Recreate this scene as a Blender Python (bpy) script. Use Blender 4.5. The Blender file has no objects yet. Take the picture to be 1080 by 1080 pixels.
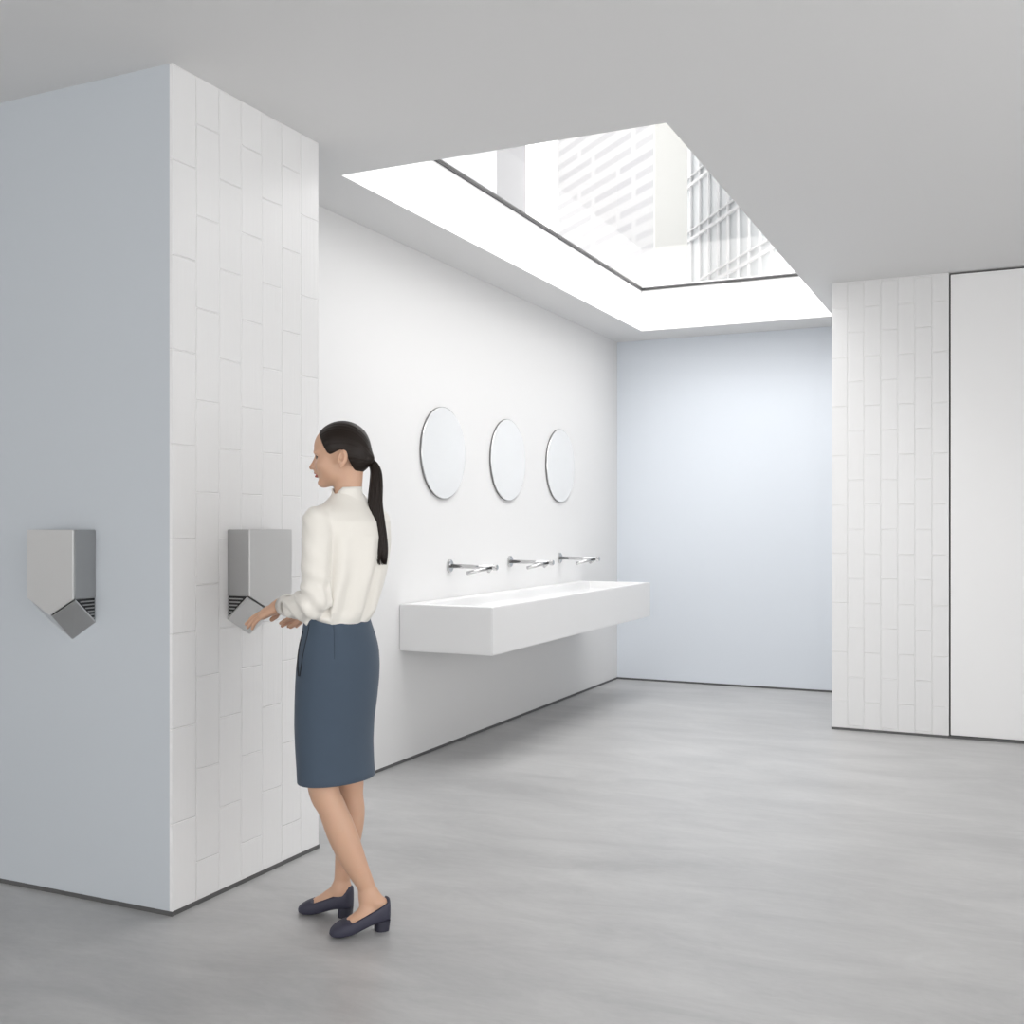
import bpy, bmesh, math, random
import numpy as np
from mathutils import Vector, Matrix, noise
PI = math.pi
random.seed(4)
COL = bpy.context.scene.collection
# ------------------------------------------------------------------ camera frame (used to convert measured depths into places)
F_PX, YAW, CAMZ = 1139.2, 0.4345, 1.4
CR, SR = math.cos(YAW), math.sin(YAW)
# room measures
H = 3.048; XS = -3.2554; YF = 9.277; XL = -2.7255; YL = 2.9886; YP = 3.885
YR = 7.6212; XR = -1.1252; XD = -0.3758
SX0, SX1, SY0, SY1, GZ = -2.8783, -1.2912, 4.2873, 8.827, 3.395
BX, BY0, BY1, BT, BB = -2.6506, 5.4482, 8.3576, 0.9327, 0.6616
XRIGHT, YBACK, XLEFT = 3.2, -4.0, -6.5

# ------------------------------------------------------------------ materials
def mat(name, col, rough=.5, metal=0, spec=None, **kw):
    m = bpy.data.materials.new(name); m.use_nodes = True
    b = m.node_tree.nodes['Principled BSDF']
    b.inputs['Base Color'].default_value = (*col, 1)
    b.inputs['Roughness'].default_value = rough
    b.inputs['Metallic'].default_value = metal
    if spec is not None: b.inputs['Specular IOR Level'].default_value = spec
    for k, v in kw.items(): b.inputs[k.replace('_', ' ')].default_value = v
    return m
def nodes(m): return m.node_tree.nodes, m.node_tree.links, m.node_tree.nodes['Principled BSDF']
def noise_bump(m, scale, dist, strength=.3, stretch=(1, 1, 1), colour=None, detail=6):
    n, l, b = nodes(m)
    tc = n.new('ShaderNodeTexCoord'); mp = n.new('ShaderNodeMapping'); mp.inputs['Scale'].default_value = stretch
    nz = n.new('ShaderNodeTexNoise'); nz.inputs['Scale'].default_value = scale; nz.inputs['Detail'].default_value = detail
    l.new(tc.outputs['Object'], mp.inputs[0]); l.new(mp.outputs[0], nz.inputs['Vector'])
    bp = n.new('ShaderNodeBump'); bp.inputs['Strength'].default_value = strength; bp.inputs['Distance'].default_value = dist
    l.new(nz.outputs['Fac'], bp.inputs['Height']); l.new(bp.outputs[0], b.inputs['Normal'])
    if colour:
        r = n.new('ShaderNodeValToRGB'); r.color_ramp.elements[0].position = .3; r.color_ramp.elements[1].position = .7
        r.color_ramp.elements[0].color = (*colour[0], 1); r.color_ramp.elements[1].color = (*colour[1], 1)
        l.new(nz.outputs['Fac'], r.inputs[0]); l.new(r.outputs[0], b.inputs['Base Color'])
    return m
def grey(v): return (v, v, v)
M = {}
M['white_wall'] = noise_bump(mat('white_plaster', grey(.68), .6), 90, .0006, .15)
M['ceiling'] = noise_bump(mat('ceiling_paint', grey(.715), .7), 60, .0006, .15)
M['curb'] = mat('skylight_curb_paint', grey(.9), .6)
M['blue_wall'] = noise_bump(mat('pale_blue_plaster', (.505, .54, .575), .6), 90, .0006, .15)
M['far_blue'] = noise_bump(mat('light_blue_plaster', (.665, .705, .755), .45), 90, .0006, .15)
M['skirting'] = mat('shadow_gap_strip', grey(.09), .5)
M['door'] = mat('white_door_laminate', grey(.77), .4)
M['gap'] = mat('dark_gap', grey(.04), .6)
M['frame'] = mat('dark_skylight_frame', grey(.03), .5)
M['basin'] = mat('white_solid_surface', grey(.715), .28)
M['basin_bowl'] = mat('white_solid_surface_bowl', grey(.84), .3)
M['chrome'] = mat('polished_steel', grey(.55), .16, 1)
M['drain'] = mat('drain_steel', grey(.5), .25, 1)
M['hair'] = mat('dark_brown_hair', (.012, .0068, .0045), .42, spec=.25)
M['nail'] = mat('dark_nail_varnish', (.12, .012, .02), .25)
def tiles(name, width, height, off, v):
    """glazed upright tiles in half-bond columns, drawn in the face's own UV metres"""
    m = mat(name, grey(.82), .28); n, l, b = nodes(m)
    uv = n.new('ShaderNodeUVMap'); uv.uv_map = 'UVMap'
    sep = n.new('ShaderNodeSeparateXYZ'); cmb = n.new('ShaderNodeCombineXYZ')
    l.new(uv.outputs[0], sep.inputs[0]); l.new(sep.outputs['Y'], cmb.inputs['X']); l.new(sep.outputs['X'], cmb.inputs['Y'])
    add = n.new('ShaderNodeVectorMath'); add.operation = 'ADD'; add.inputs[1].default_value = (off, 0, 0)
    l.new(cmb.outputs[0], add.inputs[0])
    # wavy hand-made edges
    nz = n.new('ShaderNodeTexNoise'); nz.inputs['Scale'].default_value = 14; nz.inputs['Detail'].default_value = 2
    l.new(uv.outputs[0], nz.inputs['Vector'])
    sc = n.new('ShaderNodeVectorMath'); sc.operation = 'SCALE'; sc.inputs['Scale'].default_value = .006
    l.new(nz.outputs['Color'], sc.inputs[0])
    ad2 = n.new('ShaderNodeVectorMath'); ad2.operation = 'ADD'; l.new(add.outputs[0], ad2.inputs[0]); l.new(sc.outputs[0], ad2.inputs[1])
    br = n.new('ShaderNodeTexBrick'); br.offset = .5; br.squash = 1
    br.inputs['Scale'].default_value = 1; br.inputs['Brick Width'].default_value = height; br.inputs['Row Height'].default_value = width
    br.inputs['Mortar Size'].default_value = .0032; br.inputs['Mortar Smooth'].default_value = .6; br.inputs['Bias'].default_value = 0
    br.inputs['Color1'].default_value = (v, v, v, 1); br.inputs['Color2'].default_value = (v+.01, v+.01, v+.01, 1); br.inputs['Mortar'].default_value = (v+.08, v+.08, v+.08, 1)
    l.new(ad2.outputs[0], br.inputs['Vector']); l.new(br.outputs['Color'], b.inputs['Base Color'])
    # gentle surface undulation along the tile height plus sunk joints
    n2 = n.new('ShaderNodeTexNoise'); n2.inputs['Scale'].default_value = 30; mp = n.new('ShaderNodeMapping'); mp.inputs['Scale'].default_value = (2.2, .12, 1)
    l.new(uv.outputs[0], mp.inputs[0]); l.new(mp.outputs[0], n2.inputs['Vector'])
    mm = n.new('ShaderNodeMath'); mm.operation = 'MULTIPLY_ADD'; mm.inputs[1].default_value = -1.0
    l.new(br.outputs['Fac'], mm.inputs[0])
    m2 = n.new('ShaderNodeMath'); m2.operation = 'MULTIPLY'; m2.inputs[1].default_value = .35; l.new(n2.outputs['Fac'], m2.inputs[0]); l.new(m2.outputs[0], mm.inputs[2])
    bp = n.new('ShaderNodeBump'); bp.inputs['Strength'].default_value = .8; bp.inputs['Distance'].default_value = .004
    l.new(mm.outputs[0], bp.inputs['Height']); l.new(bp.outputs[0], b.inputs['Normal'])
    return m
M['tiles_left'] = tiles('white_upright_tiles', .1281, .34, .34 - .160, .755)
M['tiles_right'] = tiles('white_upright_tiles_far', .1071, .334, .334 - .20 + .167, .69)
def concrete():
    m = mat('polished_concrete', grey(.35), .3, spec=.5); n, l, b = nodes(m)
    tc = n.new('ShaderNodeTexCoord')
    mp = n.new('ShaderNodeMapping'); mp.inputs['Rotation'].default_value = (0, 0, -YAW); mp.inputs['Scale'].default_value = (.55, 1.5, 1)
    l.new(tc.outputs['Object'], mp.inputs[0])
    a = n.new('ShaderNodeTexNoise'); a.inputs['Scale'].default_value = .8; a.inputs['Detail'].default_value = 3
    c = n.new('ShaderNodeTexNoise'); c.inputs['Scale'].default_value = 3.2; c.inputs['Detail'].default_value = 8; c.inputs['Roughness'].default_value = .7; c.inputs['Distortion'].default_value = .6
    e = n.new('ShaderNodeTexNoise'); e.inputs['Scale'].default_value = 40; e.inputs['Detail'].default_value = 4
    for q in (a, c, e): l.new(mp.outputs[0], q.inputs['Vector'])
    x = n.new('ShaderNodeMath'); x.operation = 'MULTIPLY_ADD'; x.inputs[1].default_value = .8; l.new(c.outputs['Fac'], x.inputs[0])
    y = n.new('ShaderNodeMath'); y.operation = 'MULTIPLY_ADD'; y.inputs[1].default_value = .45; y.inputs[2].default_value = -.15; l.new(a.outputs['Fac'], y.inputs[0]); l.new(y.outputs[0], x.inputs[2])
    z = n.new('ShaderNodeMath'); z.operation = 'MULTIPLY_ADD'; z.inputs[1].default_value = .15; l.new(e.outputs['Fac'], z.inputs[0]); l.new(x.outputs[0], z.inputs[2])
    r = n.new('ShaderNodeValToRGB'); r.color_ramp.elements[0].position = .38; r.color_ramp.elements[1].position = .82
    r.color_ramp.elements[0].color = (.345, .345, .347, 1); r.color_ramp.elements[1].color = (.505, .503, .50, 1)
    l.new(z.outputs[0], r.inputs[0]); l.new(r.outputs[0], b.inputs['Base Color'])
    r2 = n.new('ShaderNodeMapRange'); r2.inputs['To Min'].default_value = .28; r2.inputs['To Max'].default_value = .45
    l.new(c.outputs['Fac'], r2.inputs['Value']); l.new(r2.outputs[0], b.inputs['Roughness'])
    bp = n.new('ShaderNodeBump'); bp.inputs['Strength'].default_value = .08; bp.inputs['Distance'].default_value = .002
    l.new(c.outputs['Fac'], bp.inputs['Height']); l.new(bp.outputs[0], b.inputs['Normal'])
    return m
M['floor'] = concrete()
def brushed(name, v, rough):
    m = mat(name, v, rough, 1); n, l, b = nodes(m)
    tc = n.new('ShaderNodeTexCoord'); mp = n.new('ShaderNodeMapping'); mp.inputs['Scale'].default_value = (400, 400, 6)
    nz = n.new('ShaderNodeTexNoise'); nz.inputs['Scale'].default_value = 1
    l.new(tc.outputs['Object'], mp.inputs[0]); l.new(mp.outputs[0], nz.inputs['Vector'])
    bp = n.new('ShaderNodeBump'); bp.inputs['Strength'].default_value = .08; bp.inputs['Distance'].default_value = .0004
    l.new(nz.outputs['Fac'], bp.inputs['Height']); l.new(bp.outputs[0], b.inputs['Normal'])
    return m
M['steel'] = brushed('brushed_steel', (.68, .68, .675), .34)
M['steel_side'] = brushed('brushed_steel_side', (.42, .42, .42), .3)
M['black'] = mat('black_plastic', grey(.012), .5)
def mirror_mat():
    m = bpy.data.materials.new('mirror_glass'); m.use_nodes = True; n, l, b = nodes(m)
    b.inputs['Base Color'].default_value = (.76, .76, .76, 1); b.inputs['Roughness'].default_value = .5  # grey diffuse share imitates the reflection of a white room
    g = n.new('ShaderNodeBsdfGlossy'); g.inputs['Color'].default_value = (.88, .88, .865, 1); g.inputs['Roughness'].default_value = .06
    mx = n.new('ShaderNodeMixShader'); mx.inputs[0].default_value = .45
    l.new(b.outputs[0], mx.inputs[1]); l.new(g.outputs[0], mx.inputs[2]); l.new(mx.outputs[0], n['Material Output'].inputs[0])
    return m
M['mirror'] = mirror_mat()
M['mirror_edge'] = mat('mirror_edge_steel', grey(.25), .3, 1)
def pane_mat():
    m = bpy.data.materials.new('clear_glass'); m.use_nodes = True; n, l, b = nodes(m)
    n.remove(b)
    t = n.new('ShaderNodeBsdfTransparent'); t.inputs['Color'].default_value = (.96, .96, .96, 1)
    g = n.new('ShaderNodeBsdfGlossy'); g.inputs['Roughness'].default_value = .02
    fr = n.new('ShaderNodeFresnel'); fr.inputs['IOR'].default_value = 1.22
    mx = n.new('ShaderNodeMixShader'); ge = n.new('ShaderNodeNewGeometry'); iv = n.new('ShaderNodeMath'); iv.operation = 'SUBTRACT'; iv.inputs[0].default_value = 1; l.new(ge.outputs['Backfacing'], iv.inputs[1])
    ml = n.new('ShaderNodeMath'); ml.operation = 'MULTIPLY'; l.new(fr.outputs[0], ml.inputs[0]); l.new(iv.outputs[0], ml.inputs[1]); l.new(ml.outputs[0], mx.inputs[0]); l.new(t.outputs[0], mx.inputs[1]); l.new(g.outputs[0], mx.inputs[2])
    l.new(mx.outputs[0], n['Material Output'].inputs[0]); return m
M['pane'] = pane_mat()
M['skin'] = mat('skin', (.565, .345, .235), .48, Subsurface_Weight=.12, Subsurface_Scale=.01)
M['skin'].node_tree.nodes['Principled BSDF'].inputs['Subsurface Radius'].default_value = (1, .35, .2)
M['lips'] = mat('lips', (.34, .09, .075), .4)
M['eye_white'] = mat('eye_white', (.22, .19, .17), .3)
M['iris'] = mat('dark_iris', (.02, .012, .01), .15)
M['blouse'] = noise_bump(mat('ivory_silk', (.765, .74, .685), .55, Sheen_Weight=.15), 300, .0004, .2)
M['skirt'] = noise_bump(mat('slate_blue_wool', (.046, .070, .104), .8, Sheen_Weight=.1), 500, .0005, .3)
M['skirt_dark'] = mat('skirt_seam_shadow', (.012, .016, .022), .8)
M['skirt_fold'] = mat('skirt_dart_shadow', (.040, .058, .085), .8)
M['shoe'] = noise_bump(mat('navy_suede', (.030, .030, .052), .62), 250, .0004, .3)
M['heel'] = mat('navy_heel', (.022, .022, .038), .5)
def louvre_mat():
    """pale panelled facade with rows of grey slots"""
    m = mat('slotted_facade_panels', grey(.5), .7); n, l, b = nodes(m)
    uv = n.new('ShaderNodeUVMap'); uv.uv_map = 'UVMap'
    br = n.new('ShaderNodeTexBrick'); br.offset = .37; br.offset_frequency = 3
    br.inputs['Scale'].default_value = 1; br.inputs['Brick Width'].default_value = 9.5; br.inputs['Row Height'].default_value = 1.7
    br.inputs['Mortar Size'].default_value = .58; br.inputs['Mortar Smooth'].default_value = .35
    br.inputs['Color1'].default_value = (.215, .215, .22, 1); br.inputs['Color2'].default_value = (.235, .235, .238, 1); br.inputs['Mortar'].default_value = (.275, .275, .275, 1)
    l.new(uv.outputs[0], br.inputs['Vector']); l.new(br.outputs['Color'], b.inputs['Base Color']); return m
M['louvre'] = louvre_mat()
M['pale_facade'] = mat('pale_facade', (.29, .29, .30), .7)
M['cream_facade'] = mat('cream_facade', (.33, .33, .315), .7)
M['curtain_glass'] = mat('blue_grey_curtain_glass', (.46, .48, .485), .35, spec=.4)
M['mullion'] = mat('white_mullion', grey(.60), .6)

# ------------------------------------------------------------------ mesh helpers
def link(name, me, m=None, parent=None):
    o = bpy.data.objects.new(name, me); COL.objects.link(o)
    if m is not None: me.materials.append(m)
    if parent is not None: o.parent = parent
    return o
def obj(name, bm, m, parent=None, smooth=False):
    me = bpy.data.meshes.new(name); bmesh.ops.recalc_face_normals(bm, faces=bm.faces); bm.to_mesh(me); bm.free()
    if smooth:
        for p in me.polygons: p.use_smooth = True
    return link(name, me, m, parent)
def struct(o): o['kind'] = 'structure'; return o
def thing(name, label, cat, loc=(0, 0, 0), rz=0, group=None):
    o = bpy.data.objects.new(name, None); COL.objects.link(o); o.empty_display_size = .1
    o.location = loc; o.rotation_euler = (0, 0, rz); o['label'] = label; o['category'] = cat
    if group: o['group'] = group
    return o
def box(bm, x0, x1, y0, y1, z0, z1):
    v = [bm.verts.new(p) for p in ((x0,y0,z0),(x1,y0,z0),(x1,y1,z0),(x0,y1,z0),(x0,y0,z1),(x1,y0,z1),(x1,y1,z1),(x0,y1,z1))]
    for f in ((0,3,2,1),(4,5,6,7),(0,1,5,4),(1,2,6,5),(2,3,7,6),(3,0,4,7)): bm.faces.new([v[i] for i in f])
    return v
def boxobj(name, m, x0, x1, y0, y1, z0, z1, parent=None, bevel=0):
    bm = bmesh.new(); box(bm, x0, x1, y0, y1, z0, z1)
    if bevel: bmesh.ops.bevel(bm, geom=list(bm.edges), offset=bevel, segments=2, affect='EDGES')
    return obj(name, bm, m, parent)
def tube(bm, a, b, ra, rb=None, seg=24, cap=True):
    rb = ra if rb is None else rb
    a, b = Vector(a), Vector(b); d = (b - a).normalized()
    s = d.cross(Vector((0, 0, 1))) if abs(d.z) < .9 else d.cross(Vector((1, 0, 0)))
    s.normalize(); t = d.cross(s)
    A = [bm.verts.new(a + (s*math.cos(2*PI*i/seg) + t*math.sin(2*PI*i/seg))*ra) for i in range(seg)]
    B = [bm.verts.new(b + (s*math.cos(2*PI*i/seg) + t*math.sin(2*PI*i/seg))*rb) for i in range(seg)]
    for i in range(seg): bm.faces.new((A[i], A[(i+1) % seg], B[(i+1) % seg], B[i]))
    if cap: bm.faces.new(A[::-1]); bm.faces.new(B)
def prism(bm, poly, off):
    """closed polygon (3D points) extruded by vector off"""
    off = Vector(off); A = [bm.verts.new(Vector(p)) for p in poly]; B = [bm.verts.new(Vector(p) + off) for p in poly]
    bm.faces.new(A[::-1]); bm.faces.new(B)
    n = len(A)
    for i in range(n): bm.faces.new((A[i], A[(i+1) % n], B[(i+1) % n], B[i]))
def uvbox(o, fu, fv):
    me = o.data; uv = me.uv_layers.new(name='UVMap')
    for lp in me.loops:
        p = me.vertices[lp.vertex_index].co; uv.data[lp.index].uv = (fu(p), fv(p))

# ------------------------------------------------------------------ the room
T = .25
struct(boxobj('floor', M['floor'], XLEFT-T, XRIGHT+T, YBACK-T, YF+T, -.2, 0))
bm = bmesh.new()   # ceiling with the skylight opening
x0, x1, y0, y1 = XLEFT-T, XRIGHT+T, YBACK-T, YF+T
for a in ((x0, SX0, y0, y1), (SX1, x1, y0, y1), (SX0, SX1, y0, SY0), (SX0, SX1, SY1, y1)):
    box(bm, *a, H, H+.004)
struct(obj('ceiling', bm, M['ceiling']))
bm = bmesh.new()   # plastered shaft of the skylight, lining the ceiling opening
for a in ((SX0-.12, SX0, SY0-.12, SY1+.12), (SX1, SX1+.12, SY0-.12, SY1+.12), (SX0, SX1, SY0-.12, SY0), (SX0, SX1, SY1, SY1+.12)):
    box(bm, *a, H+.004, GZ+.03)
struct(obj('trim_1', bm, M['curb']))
bm = bmesh.new(); fw = .015
for a in ((SX0, SX0+fw, SY0, SY1), (SX1-fw, SX1, SY0, SY1), (SX0+fw, SX1-fw, SY0, SY0+fw), (SX0+fw, SX1-fw, SY1-fw, SY1)):
    box(bm, *a, GZ-.003, GZ+.02)
win = struct(obj('window_1', bm, M['frame']))
boxobj('pane', M['pane'], SX0+fw, SX1-fw, SY0+fw, SY1-fw, GZ+.004, GZ+.010, win)
# walls
struct(boxobj('wall_sink', M['white_wall'], XS-.3, XS, YP, YF+T, 0, H))
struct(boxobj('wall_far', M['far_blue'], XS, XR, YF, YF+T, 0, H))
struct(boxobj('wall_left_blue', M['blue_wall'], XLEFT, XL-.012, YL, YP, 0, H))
w = struct(boxobj('wall_left_tiled', M['tiles_left'], XL-.012, XL, YL, YP, 0, H))
uvbox(w, lambda p: p.y - YL, lambda p: p.z)
w = struct(boxobj('wall_right_tiled', M['tiles_right'], XR, XD-.006, YR, YR+T, 0, H))
uvbox(w, lambda p: p.x - XR, lambda p: p.z)
struct(boxobj('wall_right_return', M['white_wall'], XR, XR+T, YR+T, YF+T, 0, H))
struct(boxobj('wall_right_core', M['gap'], XD-.006, XD+1.02, YR+.05, YR+T, 0, H))
struct(boxobj('door_1', M['door'], XD+.004, XD+1.0, YR+.002, YR+.05, .02, H-.014, bevel=.002))
struct(boxobj('wall_right_plain', M['white_wall'], XD+1.02, XRIGHT, YR, YR+T, 0, H))
WZ0, WZ1 = .12, 2.9
bm = bmesh.new(); VY0, VY1 = -3.4, 5.2  # side wall; its unseen window is added to light sink wall and ceiling
for a in ((YBACK, VY0, 0, H), (VY1, YR+T, 0, H), (VY0, VY1, 0, WZ0), (VY0, VY1, WZ1, H)): box(bm, XRIGHT, XRIGHT+T, a[0], a[1], a[2], a[3])
struct(obj('wall_side', bm, M['white_wall']))
bm = bmesh.new()
for a in ((VY0, VY0+.05, WZ0, WZ1), (VY1-.05, VY1, WZ0, WZ1), (VY0, VY1, WZ0, WZ0+.05), (VY0, VY1, WZ1-.05, WZ1), (.87, .93, WZ0+.05, WZ1-.05)):
    box(bm, XRIGHT+.10, XRIGHT+.15, a[0], a[1], a[2], a[3])
win_added_side = struct(obj('window_added_side', bm, M['frame']))
boxobj('pane', M['pane'], XRIGHT+.12, XRIGHT+.13, VY0+.05, VY1-.05, WZ0+.05, WZ1-.05, win_added_side)
struct(boxobj('wall_left_end', M['white_wall'], XLEFT-T, XLEFT, YBACK, YP, 0, H))
bm = bmesh.new()   # back wall; its wide window, out of view, is added to brighten the room
WX0, WX1, WZ0, WZ1 = -5.6, 3.0, .12, 2.9
for a in ((XLEFT-T, WX0, 0, H), (WX1, XRIGHT+T, 0, H), (WX0, WX1, 0, WZ0), (WX0, WX1, WZ1, H)):
    box(bm, a[0], a[1], YBACK-T, YBACK, a[2], a[3])
struct(obj('wall_back', bm, M['white_wall']))
bm = bmesh.new()
for a in ((WX0, WX0+.05, WZ0, WZ1), (WX1-.05, WX1, WZ0, WZ1), (WX0, WX1, WZ0, WZ0+.05), (WX0, WX1, WZ1-.05, WZ1), (-.53, -.47, WZ0+.05, WZ1-.05)):
    box(bm, a[0], a[1], YBACK-.15, YBACK-.1, a[2], a[3])
win_added_back = struct(obj('window_added_back', bm, M['frame']))
boxobj('pane', M['pane'], WX0+.05, WX1-.05, YBACK-.13, YBACK-.12, WZ0+.05, WZ1-.05, win_added_back)
# recessed dark skirting strips
sk, sd = .016, .003
for nm, a in (('baseboard_blue', (XLEFT, XL+sd, YL-sd, YL)), ('baseboard_tiled', (XL, XL+sd, YL, YP+sd)),
              ('baseboard_sink', (XS, XS+sd, YP, YF)), ('baseboard_far', (XS+sd, XR, YF-sd, YF)),
              ('baseboard_right', (XR-sd, XRIGHT, YR-sd, YR)), ('baseboard_return', (XR-sd, XR, YR, YF-sd))):
    struct(boxobj(nm, M['skirting'], *a, 0, sk))

# ------------------------------------------------------------------ trough basin
ba = thing('trough_basin', 'long white wall-hung trough basin under the three taps and round mirrors', 'basin', ((XS+BX)/2, BY0, BB))
ox, oy, oz = (XS+BX)/2, BY0, BB
XSG = XS+.0003
bm = bmesh.new()
X0, X1, Y0, Y1, Z0, Z1 = XSG-ox, BX-ox, 0, BY1-BY0, 0, BT-BB
rx0, rx1, ry0, ry1 = X0+.12, X1-.045, Y0+.10, Y1-.10
def ring(x0, x1, y0, y1, z): return [bm.verts.new(p) for p in ((x0,y0,z),(x1,y0,z),(x1,y1,z),(x0,y1,z))]
R = [ring(X0, X1, Y0, Y1, Z0), ring(X0, X1, Y0, Y1, Z1), ring(rx0, rx1, ry0, ry1, Z1), ring(rx0+.01, rx1-.01, ry0+.02, ry1-.02, Z1-.05), ring(rx0+.09, rx1-.07, ry0+.2, ry1-.2, Z1-.10)]
bm.faces.new(R[0][::-1])
for a, b in zip(R, R[1:]):
    for i in range(4): bm.faces.new((a[i], a[(i+1) % 4], b[(i+1) % 4], b[i]))
bm.faces.new(R[-1])
bmesh.ops.bevel(bm, geom=[e for e in bm.edges], offset=.004, segments=2, affect='EDGES')
obj('basin_body', bm, M['basin'], ba)
TY = [6.068, 6.975, 7.904]
for y in TY:
    bm = bmesh.new(); cx = (rx0+rx1)/2+.01; tube(bm, (cx, y-BY0, Z1-.1015), (cx, y-BY0, Z1-.098), .028, .026)
    obj('drain', bm, M['drain'], ba)

# ------------------------------------------------------------------ wall taps
def make_tap(y, label):
    t = thing('wall_tap', label, 'tap', (XS, y, 1.135), 0, 'wall taps over the basin')
    bm = bmesh.new(); tube(bm, (.0, 0, 0), (.010, 0, 0), .042, .040, 32); tube(bm, (.010, 0, 0), (.014, 0, 0), .040, .034, 32)
    obj('wall_plate', bm, M['chrome'], t, False)
    bm = bmesh.new(); tube(bm, (.012, 0, 0), (.315, 0, -.004), .0125, .0125, 28)
    obj('spout', bm, M['chrome'], t, True)
    bm = bmesh.new(); tube(bm, (.313, 0, -.004), (.335, 0, -.004), .0195, .0195, 28); tube(bm, (.335, 0, -.004), (.339, 0, -.004), .0195, .015, 28)
    obj('end_cap', bm, M['chrome'], t, False)
    for s in (-1, 1):
        bm = bmesh.new(); tube(bm, (.298, 0, -.006), (.205, s*.15, -.036), .0125, .0120, 24)
        a = obj('air_arm', bm, M['chrome'], t, True)
    return t
make_tap(TY[0], 'polished steel wall tap with side arms, under the nearest and largest-looking mirror')
make_tap(TY[1], 'polished steel wall tap with side arms, middle one under the middle mirror')
make_tap(TY[2], 'polished steel wall tap with side arms, farthest one beside the pale blue wall')
for o in bpy.data.objects:
    if o.type == 'MESH' and o.name.split('.')[0] in ('spout', 'air_arm'):
        o.data.polygons.foreach_set('use_smooth', [len(p.vertices) == 4 for p in o.data.polygons])

# ------------------------------------------------------------------ mirrors
for y, z, lab in ((5.973, 1.848, 'round frameless mirror nearest to the woman, left one of three'), (6.93, 1.855, 'round frameless mirror in the middle of the three'),
               (7.905, 1.862, 'round frameless mirror nearest to the pale blue far wall')):
    t = thing('round_mirror', lab, 'mirror', (XS, y, z), 0, 'round mirrors over the basin')
    bm = bmesh.new(); tube(bm, (.002, 0, 0), (.013, 0, 0), .2885, .2885, 96); obj('mirror_backing', bm, M['mirror_edge'], t)
    bm = bmesh.new(); tube(bm, (.013, 0, 0), (.0165, 0, 0), .286, .284, 96); obj('mirror_glass', bm, M['mirror'], t)

# ------------------------------------------------------------------ hand dryers (local: x across, y out of the wall, z up from the lowest point)
def make_dryer(label, loc, rz, W=.232, hand=None):
    t = thing('hand_dryer', label, 'hand dryer', loc, rz, 'steel hand dryers')
    w, D = W/2, .108
    zt, zs, za = .412, .160, .098      # top, shoulder of the V, apex on the front
    zsb, zab = .068, 0.0               # the same on the wall side
    # casing: closed box with V bottom, its sides brushed steel
    bm = bmesh.new(); F = D-.008
    prism(bm, [(-w, 0, zt), (w, 0, zt), (w, 0, zs), (0, 0, za+.006), (-w, 0, zs)], (0, F, 0))
    bmesh.ops.bevel(bm, geom=list(bm.edges), offset=.002, segments=2, affect='EDGES')
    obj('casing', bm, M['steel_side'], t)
    bm = bmesh.new()   # raised front plate
    prism(bm, [(-w, F+.001, zt), (w, F+.001, zt), (w, F+.001, zs-.001), (0, F+.001, za), (-w, F+.001, zs-.001)], (0, .007, 0))
    bmesh.ops.bevel(bm, geom=list(bm.edges), offset=.0015, segments=2, affect='EDGES')
    obj('front_panel', bm, M['steel'], t)
    # black core with slots seen from the side, under the casing
    bm = bmesh.new(); i = w-.004
    A = [(i, .002, zs-.002), (i, F-.012, zs-.002), (i, .002, zsb+.012)]
    for s in (1, -1):
        v = [bm.verts.new((s*a[0], a[1], a[2])) for a in A]
        c = [bm.verts.new((0, a[1], a[2] - (zs-za))) for a in A]
        bm.faces.new(v); bm.faces.new(c)
        for k in range(3): bm.faces.new((v[k], v[(k+1) % 3], c[(k+1) % 3], c[k]))
    obj('air_intake', bm, M['black'], t)
    for s in (1, -1):
        bm = bmesh.new(); n = 6
        for k in range(n):
            z = zs-.012-.0125*k; dep = (F-.012)*(z-zsb-.006)/(zs-zsb)
            if dep > .008: box(bm, s*(w-.004)-.003, s*(w-.004)+.003, .002, dep, z-.0022, z+.0022)
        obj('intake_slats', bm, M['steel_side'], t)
    # the two sloping nozzle plates, running back and down from the V to the wall
    for s in (1, -1):
        bm = bmesh.new()
        q = [Vector((0, F-.002, za-.004)), Vector((s*w, F-.002, zs-.006)), Vector((s*w, .002, zsb)), Vector((0, .002, zab))]
        nrm = (q[1]-q[0]).cross(q[3]-q[0]).normalized()
        if nrm.y > 0: nrm = -nrm
        prism(bm, q, nrm*.008)
        bmesh.ops.bevel(bm, geom=list(bm.edges), offset=.0012, segments=1, affect='EDGES')
        obj('nozzle_plate', bm, M['steel'], t)
    return t
make_dryer('brushed steel V-shaped hand dryer on the blue wall at the left', (-3.207, YL, .968), PI)
make_dryer('brushed steel V-shaped hand dryer on the white tiled wall, woman holding her hands at it', (XL, 3.418, .968), -PI/2, .262)

# ------------------------------------------------------------------ towers outside, seen through the skylight
def cam_pt(px, Z, z=0): 
    u = (px-540)/F_PX*Z; return Vector((CR*u - SR*Z, SR*u + CR*Z, z))
def slab(name, label, a, b, depth, z0, z1, m, uvscale=True):
    """tower block whose front face runs from a to b"""
    t = thing(name, label, 'building', ((a.x+b.x)/2, (a.y+b.y)/2, 0))
    o3 = Vector(((a.x+b.x)/2, (a.y+b.y)/2, 0))
    d = (b-a).normalized(); n = Vector((-d.y, d.x, 0)); 
    if n.dot(o3) < 0: n = -n
    bm = bmesh.new(); prism(bm, [a-o3+Vector((0,0,z0)), b-o3+Vector((0,0,z0)), b-o3+n*depth+Vector((0,0,z0)), a-o3+n*depth+Vector((0,0,z0))], (0, 0, z1-z0))
    f = obj('facade', bm, m, t)
    uvbox(f, lambda p: (p-(a-o3)).dot(d)+.3*(p-(a-o3)).dot(n), lambda p: p.z)
    return t, o3, d, n
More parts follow.
